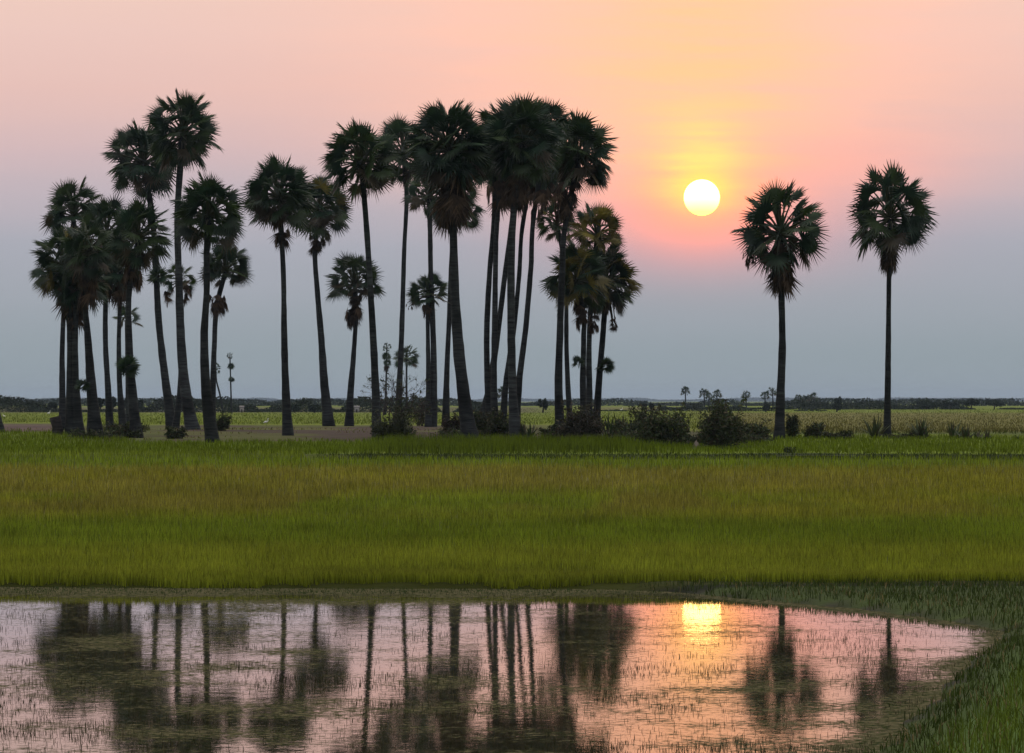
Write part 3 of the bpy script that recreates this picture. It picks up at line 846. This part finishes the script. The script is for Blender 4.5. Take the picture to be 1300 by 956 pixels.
# ------------------------------------------------------------------ skyline woods
def wood(name, label, D, x0, x1, hmin, hmax, n, leaf, cols, dy=60, seed=1, gap=0.0, rough=12.0):
    rg = np.random.default_rng(seed)
    x = rg.uniform(x0, x1, n); y = D + rg.uniform(0, dy, n)
    t = fbm(x / rough, y * 0 + seed, seed, 4)
    zb = .80
    top = hmin + (hmax - hmin) * smooth(.25, .8, t)
    if gap > 0:
        g_ = fbm(x / (rough * 3.2), x * 0 + 9, seed + 3, 2)
        top = top * smooth(gap - .04, gap + .05, g_)
    z = rg.random(n) ** .8 * top
    k = top > .15
    x, y, z = x[k], y[k], z[k]
    m_ = len(x); P_ = np.stack([x, y, z + zb], -1)
    u = rg.normal(size=(m_, 3)); u /= np.linalg.norm(u, axis=1)[:, None]
    v = np.cross(u, rg.normal(size=(m_, 3))); v /= np.linalg.norm(v, axis=1)[:, None]
    s = leaf * (.5 + rg.random((m_, 1)))
    V = np.stack([P_ - u * s, P_ + v * s * .6, P_ + u * s, P_ - v * s * .6], 1)
    q = np.arange(m_)[:, None] * 4 + np.arange(4)[None]
    cc = np.asarray(cols)[rg.integers(0, len(cols), m_)] * (.6 + .8 * rg.random((m_, 1)))
    o = mesh_obj(name, V.reshape(-1, 3), [q], M_FAR, col=np.repeat(cc, 4, 0))
    tag(o, label, 'wood', kind='stuff')
FC = [(.014, .024, .012), (.019, .030, .013), (.011, .018, .010)]
wood('hedge_wood', 'dark belt of scrub crossing the plain behind the left half of the grove', 560, -95, 12, .3, 2.5, 34000, .16, FC, 25, 3, .29, 3)
wood('field_scrub', 'low dark scrub line beyond the fields on the right half', 735, 28, 150, .3, 1.75, 24000, .22, FC, 25, 5, .24, 7)
wood('tree_belt', 'continuous belt of low trees under the skyline', 1250, -320, 320, .9, 2.6, 42000, .38, FC, 80, 7, 0, 10)
wood('far_forest', 'bluish far forest along the horizon', 9000, -2200, 2200, 3.5, 9.0, 50000, 2.2, FC, 500, 9, 0, 60)
wood('hedge_row', 'thin dark hedge row between two distant fields', 620, 12, 50, .1, .6, 3000, .13, FC, 5, 11, .35, 4)

# single trees that stand out of the skyline
def far_tree(label, px, py, top, wpx, D, n=700):
    D, z0 = base_D(px, py); s = D / F; base = at(px, py, D); base[2] = z0
    Hh = (py - top) * s; W = wpx * s
    root = empty('field_tree', base); tag(root, label, 'tree', 'single trees near the skyline')
    tb = Buf(); tb.tube([base + (0, 0, -.2), base + np.array((.1, 0, Hh * .4)), base + np.array((0, 0, Hh * .75))], [.14, .10, .04], 6, (.05, .045, .035))
    tb.build('trunk', M_TWIG, root, base)
    bl = []
    for i in range(7):
        bl.append(((base[0] + random.uniform(-.33, .33) * W, base[1] + random.uniform(-.3, .3) * W, z0 + Hh * random.uniform(.4, .8)), (W * .22, W * .22, Hh * random.uniform(.14, .24))))
    v, q, cc = leaf_cloud(bl, n, .10 + .0002 * D, FC, int(px))
    mesh_obj('crown', v, [q], M_FAR, root, base, cc)
for a in [('bushy field tree seen between the second and third left trunks', 127, 523, 501, 15, 820),
          ('small field tree right of the slim fifth trunk', 143, 523, 504, 9, 820),
          ('field tree between two trunks of the left clump', 160, 523, 503, 13, 820),
          ('rounded field tree just right of the left clump', 178, 523, 507, 12, 820),
          ('dark field tree at the left rim of the fields, near the edge trunk', 42, 523, 511, 17, 820),
          ('low field tree left of the far left clump', 68, 523, 509, 13, 820),
          ('bushy tree in the hedge right of the mound palm trunk', 374, 524, 513, 14, 820),
          ('small twin headed bush tree in the open field behind the mound', 399, 524, 513, 18, 820),
          ('tree swelling out of the hedge behind the bare shrub', 540, 523, 503, 16, 820),
          ('dark bush tree in the field right of the bundled trunks', 689, 524, 506, 12, 830),
          ('little forked bush in the far field above the thicket, left one', 818, 523, 513, 6, 900),
          ('little forked bush in the far field above the thicket, right one', 827, 523, 512, 6, 900),
          ('round skyline tree right of the row of tiny palms', 1065, 520, 502, 12, 1090),
          ('dark bush under the round skyline tree', 1062, 523, 512, 14, 1000),
          ('bush at the foot of the taller tiny skyline palm', 972, 523, 513, 11, 1000),
          ('wide dark trees in the scrub line right of the rightmost palm', 1176, 520, 507, 40, 1090),
          ('dark rounded trees in the scrub line towards the right', 1206, 520, 508, 30, 1095),
          ('tallest pointed skyline tree near the right edge', 1233, 520, 502, 22, 1090),
          ('low tree group between the pointed tree and the right edge', 1262, 520, 507, 34, 1095)]:
    far_tree(*a)

# ------------------------------------------------------------------ small things
def egret(label, px, py, hpx, D, face=1):
    """white wading bird: body, S neck, bill, tail and two legs grown as one mesh"""
    D, z0 = base_D(px, py); s = D / F; base = at(px, py, D); base[2] = z0 + .10 * hpx * s
    hh = hpx * s
    b = Buf(); W_ = (.75, .75, .72)
    f = face
    p = lambda x, z, y=0: base + np.array((f * x * hh, y * hh, z * hh))
    b.tube([p(-.42, .38), p(-.28, .43), p(-.1, .5), p(.08, .52), p(.2, .58), p(.26, .7), p(.2, .8), (p(.2, .88)), p(.27, .95), p(.36, .94)],
           np.array([.02, .08, .14, .13, .07, .045, .04, .04, .055, .03]) * hh, 8, W_)
    b.tube([p(.35, .945), p(.56, .91)], np.array([.022, .004]) * hh, 5, (.5, .35, .05))
    for y_ in (-.05, .05):
        b.tube([p(0, .45, y_), p(.03, .22, y_), p(-.01, -.1, y_)], np.array([.025, .015, .012]) * hh, 5, (.03, .03, .03))
    o = b.build('egret', M_PLAIN, None, tuple(base), sm=True); tag(o, label, 'bird', 'white egrets in the fields')
egret('white egret walking on the grass at the back of the mound', 338, 541, 9, 395)
egret('white egret in the field left of the far left clump', 62, 528, 6, 560)
egret('white egret nearest the left edge of the picture', 5, 531, 5, 560, -1)
egret('white egret seen between the first left trunks', 100, 530, 7, 560)
egret('white egret between the left clump trunks and the forked palm', 164, 530, 5, 560, -1)
egret('white egret in the far field above the thicket', 789, 523, 5, 700)

def hut(label, px, py, w_, h_, D, col):
    D, z0 = base_D(px, py); s = D / F; base = at(px, py, D); base[2] = z0
    root = empty('field_hut', base); tag(root, label, 'hut')
    W, Hh = w_ * s, h_ * s
    b = Buf(); b.box((base[0], base[1], z0 + Hh * .38), (W, W, Hh * .76), col); b.build('wall', M_PLAIN, root, base)
    b = Buf(); x, y = base[0], base[1]; e = W * .62; z = z0 + Hh * .765
    b.add([(x - e, y - e, z), (x + e, y - e, z), (x + e, y + e, z), (x - e, y + e, z), (x - e, y, z0 + Hh * 1.05), (x + e, y, z0 + Hh * 1.05)],
          [(0, 1, 5, 4), (2, 3, 4, 5), (3, 2, 1, 0)], [(0, 4, 3), (1, 2, 5)], np.array(col) * .8); b.build('roof', M_PLAIN, root, base)
    b = Buf(); b.box((x, y - W / 2 - .02, z0 + Hh * .25), (W * .3, .04, Hh * .5), (.04, .035, .03)); b.build('door', M_PLAIN, root, base)
hut('tiny pale hut before the hedge left of the mound palm trunk', 307, 523.5, 5, 8, 800, (.30, .28, .26))
hut('tiny pale shelter right of the small palm with the shaggy ball', 453, 523.5, 6, 8, 800, (.30, .29, .28))

# dark stump and pale soil pile
D, z0 = base_D(73, 552); s = D / F; base = at(73, 552, D); base[2] = z0
b = Buf()
b.tube([base + (.05, 0, -.2), base + (0, 0, .35), base + np.array((-.1, 0, .80))], [.30, .24, .25], 10, (.035, .03, .027), jit=.25)
o = b.build('tree_stump', M_BARK, None, tuple(base)); tag(o, 'dark broken stump leaning beside the far left clump', 'stump')
for (px, py, ww, hh, lab) in [(884, 569, 14, 13, 'pale soil heap showing between the two big bushes')]:
    D, z0 = base_D(px, py); s = D / F; base = at(px, py, D); base[2] = z0
    n1_, n2_ = 14, 7; V = []
    for j in range(n2_):
        for i in range(n1_):
            a = i / n1_ * 6.283; r = (1 - j / (n2_ - 1)) ** .8
            V.append((base[0] + math.cos(a) * r * ww * s / 2 * random.uniform(.85, 1.1), base[1] + math.sin(a) * r * .8 * random.uniform(.85, 1.1), z0 - .05 + hh * s * (j / (n2_ - 1)) * random.uniform(.85, 1)))
    q = [(j * n1_ + i, j * n1_ + (i + 1) % n1_, (j + 1) * n1_ + (i + 1) % n1_, (j + 1) * n1_ + i) for j in range(n2_ - 1) for i in range(n1_)]
    b = Buf(); b.add(V, q, c=(.12, .10, .08)); o = b.build('soil_heap', M_GROUND, None, tuple(base), sm=True); tag(o, lab, 'soil heap')
# long pale dyke between the far fields
b = Buf(); DW, zw_ = base_D(220, 523); x0 = (182 - CX) / F * DW; x1 = (262 - CX) / F * DW
b.box(((x0 + x1) / 2, DW, zw_ + .08), (x1 - x0, .4, .4), (.16, .16, .14))
o = b.build('low_wall', M_PLAIN); tag(o, 'long low pale wall between fields behind the forked palm', 'wall')
# shallow water slit by the bund
DP, zp = base_D(1030, 579.5)
xa, xb = (985 - CX) / F * DP, (1082 - CX) / F * DP
zp = float(hgt(np.linspace(xa, xb, 20), np.full(20, DP)).max()) + .012
v = [(xa, DP - 1.1, zp), (xa + 1.2, DP - 1.6, zp), (xb - .8, DP - 1.7, zp), (xb, DP - 1, zp), (xb - 1, DP + 1.2, zp), (xa + 1, DP + 1.1, zp)]
o = mesh_obj('puddle', np.array(v), [np.array([[0, 1, 2, 3, 4, 5]])], M_WATER, col=np.zeros((6, 3))); tag(o, kind='structure')

# ------------------------------------------------------------------ haze
def haze_box(dens):
    m, nt = new_mat('evening_air')
    out = N(nt, 'ShaderNodeOutputMaterial')
    pv = N(nt, 'ShaderNodeVolumePrincipled'); pv.inputs['Density'].default_value = dens
    pv.inputs['Color'].default_value = (.60, .76, .95, 1); pv.inputs['Anisotropy'].default_value = 0.0
    L(nt, pv.outputs[0], out.inputs['Volume'])
    b = Buf(); b.box((0, 2000, 17.5), (26000, 24000, 38)); o = b.build('haze', m); tag(o, 'thin bluish evening haze over the plain', 'haze', kind='stuff')
    return o
haze_box(7e-5)

# ------------------------------------------------------------------ sun disc (far outside the air)
DS = 14500.0
sp = np.array((math.sin(SUN_AZ) * math.cos(SUN_EL), math.cos(SUN_AZ) * math.cos(SUN_EL), math.sin(SUN_EL))) * DS + (0, 0, H)
RS = 22.8 / F * DS
b = Buf(); V = []; nu, nv = 48, 24
for j in range(nv + 1):
    for i in range(nu):
        a = i / nu * 2 * math.pi; e = -math.pi / 2 + math.pi * j / nv
        V.append(sp + RS * np.array((math.cos(a) * math.cos(e), math.sin(a) * math.cos(e), math.sin(e))))
b.add(V, [(j * nu + i, j * nu + (i + 1) % nu, (j + 1) * nu + (i + 1) % nu, (j + 1) * nu + i) for j in range(nv) for i in range(nu)])
m, nt = new_mat('sun_glow')
out = N(nt, 'ShaderNodeOutputMaterial'); em = N(nt, 'ShaderNodeEmission', Strength=7.0)
gg = N(nt, 'ShaderNodeNewGeometry'); sz = N(nt, 'ShaderNodeSeparateXYZ'); L(nt, gg.outputs['Normal'], sz.inputs[0])
rr_ = N(nt, 'ShaderNodeValToRGB'); rr_.color_ramp.elements[0].position = .1; rr_.color_ramp.elements[0].color = (1, .50, .06, 1)
rr_.color_ramp.elements[1].position = .62; rr_.color_ramp.elements[1].color = (1, .62, .20, 1)
ma_ = N(nt, 'ShaderNodeMath', _operation='MULTIPLY_ADD'); ma_.inputs[1].default_value = .5; ma_.inputs[2].default_value = .5
L(nt, sz.outputs[2], ma_.inputs[0]); L(nt, ma_.outputs[0], rr_.inputs[0]); L(nt, rr_.outputs[0], em.inputs['Color'])
L(nt, em.outputs[0], out.inputs['Surface'])
so = b.build('sun', m, None, tuple(sp), sm=True); tag(so, kind='structure')
so.visible_shadow = True

# ------------------------------------------------------------------ sky
w = bpy.data.worlds.new('World'); bpy.context.scene.world = w; w.use_nodes = True
nt = w.node_tree; nt.nodes.clear()
def V_(x): return x
class E:      # tiny expression wrapper on Math nodes
    def __init__(s, sock): s.s = sock
    @staticmethod
    def op(o, *a, clamp=False):
        n = nt.nodes.new('ShaderNodeMath'); n.operation = o; n.use_clamp = clamp
        for i, v in enumerate(a):
            if isinstance(v, E): nt.links.new(v.s, n.inputs[i])
            else: n.inputs[i].default_value = v
        return E(n.outputs[0])
    def __add__(s, o): return E.op('ADD', s, o)
    def __sub__(s, o): return E.op('SUBTRACT', s, o)
    def __mul__(s, o): return E.op('MULTIPLY', s, o)
    def __truediv__(s, o): return E.op('DIVIDE', s, o)
def gauss(u, v, u0, v0, su, sv):
    a = (u - u0) / su; b_ = (v - v0) / sv
    return E.op('EXPONENT', (a * a + b_ * b_) * -1.0)
def sstep(a, b_, x):
    n = nt.nodes.new('ShaderNodeMapRange'); n.interpolation_type = 'SMOOTHSTEP'
    n.inputs['From Min'].default_value = a; n.inputs['From Max'].default_value = b_
    nt.links.new(x.s, n.inputs['Value']); return E(n.outputs[0])
tc = N(nt, 'ShaderNodeTexCoord'); sep = N(nt, 'ShaderNodeSeparateXYZ'); L(nt, tc.outputs['Generated'], sep.inputs[0])
dx, dy, dz = (E(sep.outputs[i]) for i in range(3))
K = 180 / math.pi
el = E.op('ARCSINE', dz) * K                       # degrees above the horizon
az = E.op('ARCTAN2', dx, dy) * K
PXD = F * math.pi / 180                            # photo pixels per degree
u = (az - SUN_AZ * K) * PXD; v = (el - SUN_EL * K) * PXD
hpx = el * PXD
def mixc(base, fac, col, mode='MIX'):
    n = nt.nodes.new('ShaderNodeMix'); n.data_type = 'RGBA'; n.blend_type = mode
    nt.links.new(fac.s, n.inputs[0])
    if isinstance(base, tuple): n.inputs[6].default_value = base + (1,)
    else: nt.links.new(base, n.inputs[6])
    if isinstance(col, tuple): n.inputs[7].default_value = col + (1,)
    else: nt.links.new(col, n.inputs[7])
    return n.outputs[2]
# vertical gradient (ramp over 0..560 px of elevation)
rp = N(nt, 'ShaderNodeValToRGB')
stops = [(0, (150, 161, 167)), (60, (150, 161, 167)), (130, (161, 167, 175)), (200, (172, 173, 183)), (260, (194, 181, 188)), (320, (212, 186, 188)), (400, (232, 194, 186)),
         (470, (238, 202, 192)), (540, (242, 206, 192)), (900, (225, 200, 195)), (1800, (190, 182, 188))]
els = rp.color_ramp.elements
els[0].position = 0; els[0].color = lin(stops[0][1]) + (1,)
els[1].position = 1; els[1].color = lin(stops[-1][1]) + (1,)
for p_, c_ in stops[1:-1]:
    e_ = els.new(p_ / 1800); e_.color = lin(c_) + (1,)
nz = N(nt, 'ShaderNodeTexNoise', Scale=7.0, Detail=2.0); mp = N(nt, 'ShaderNodeMapping'); mp.inputs['Scale'].default_value = (1, 1, 9)
L(nt, tc.outputs['Generated'], mp.inputs['Vector']); L(nt, mp.outputs[0], nz.inputs['Vector'])
soft = (E(nz.outputs['Fac']) - .5)
hh_ = E.op('ABSOLUTE', hpx) + soft * 50.0 + (az * az) * .10
fac = hh_ / 1800.0
L(nt, fac.s, rp.inputs[0])
col = rp.outputs[0]
# streaky veil
nz2 = N(nt, 'ShaderNodeTexNoise', Scale=22.0, Detail=5.0, Roughness=.6); mp2 = N(nt, 'ShaderNodeMapping'); mp2.inputs['Scale'].default_value = (1, 1, 10)
mp2.inputs['Rotation'].default_value = (0, math.radians(3), 0)
L(nt, tc.outputs['Generated'], mp2.inputs['Vector']); L(nt, mp2.outputs[0], nz2.inputs['Vector'])
st = (E(nz2.outputs['Fac']) - .5)
# broad peach light above the sun
cut = sstep(-95, 30, v + E.op('ABSOLUTE', u) * -.12 + soft * 60.0)
col = mixc(col, gauss(u, v, -30, 190, 390, 300) * cut * (st * .9 + 1.0) * .68, (1.25, .62, .41))
col = mixc(col, gauss(u, v, 0, 170, 150, 190) * cut * (st * 2.4 + 1.0) * .66, (1.5, .66, .30))
# pink ring under and beside
col = mixc(col, gauss(u, v, 0, -30, 190, 62) * .50, (1.15, .38, .34))
col = mixc(col, gauss(u, v, 190, 40, 130, 50) * .38, (1.15, .43, .35))
col = mixc(col, gauss(u, v, 0, 5, 85, 58) * .60, (2.2, .48, .17))
# yellow heart with streaks
yl = gauss(u, v, -3, 42, 56, 58) * sstep(-60, 10, v)
col = mixc(col, yl * (st * 3.0 + 1.0) * .92, (1.7, .84, .26))
col = mixc(col, gauss(u, v, 0, 8, 32, 30) * sstep(-60, 25, v) * .95, (2.2, .95, .16))
# broad brightness: the western sky glows, the eastern sky is dull dusk
ny_ = sstep(-.9, .6, dy)
hi = sstep(9, 40, el)
dusk = mixc((1.0, 1.0, 1.08), ny_, (1.5, 1.4, 1.35))
col = mixc(col, hi, dusk)
east = sstep(.75, -.2, dy)
col = mixc(col, east * (E.op('MULTIPLY', hi, -1.0) + 1.0) * .9, lin((128, 132, 146)))
sky = N(nt, 'ShaderNodeTexSky'); sky.sky_type = 'NISHITA'; sky.sun_disc = False; sky.sun_elevation = SUN_EL; sky.sun_rotation = SUN_AZ
sc_ = nt.nodes.new('ShaderNodeMix'); sc_.data_type = 'RGBA'; sc_.blend_type = 'MULTIPLY'; sc_.inputs[0].default_value = 1
L(nt, sky.outputs[0], sc_.inputs[6]); sc_.inputs[7].default_value = (.1, .1, .1, 1)
col = mixc(col, hi * .12, sc_.outputs[2])
bg = N(nt, 'ShaderNodeBackground', Strength=1.0); L(nt, col, bg.inputs[0])
wo = N(nt, 'ShaderNodeOutputWorld'); L(nt, bg.outputs[0], wo.inputs[0])

# sun lamp, reddened by the haze
ld = bpy.data.lights.new('sun_lamp', 'SUN'); ld.energy = .0015; ld.angle = math.radians(.55); ld.color = (1, .4, .12)
lo = bpy.data.objects.new('sun_lamp', ld); C.objects.link(lo)
lo.rotation_euler = Vector(tuple(-sp / np.linalg.norm(sp))).to_track_quat('-Z', 'Y').to_euler()

# ------------------------------------------------------------------ camera
cam = bpy.data.cameras.new('camera'); co = bpy.data.objects.new('camera', cam); C.objects.link(co)
co.location = (0, 0, H); co.rotation_euler = (math.radians(90), 0, 0)
cam.sensor_width = 36; cam.lens = 36 * F / 1300
cam.shift_x = 0; cam.shift_y = (HY - 478) / 1300
cam.clip_start = .5; cam.clip_end = 40000
S = bpy.context.scene
S.camera = co
S.view_settings.view_transform = 'Standard'; S.view_settings.look = 'None'; S.view_settings.exposure = 0; S.view_settings.gamma = 1
S.render.engine = 'CYCLES'
S.cycles.use_denoising = True
S.cycles.max_bounces = 6; S.cycles.diffuse_bounces = 2; S.cycles.glossy_bounces = 3; S.cycles.transmission_bounces = 2; S.cycles.volume_bounces = 0
S.cycles.transparent_max_bounces = 4
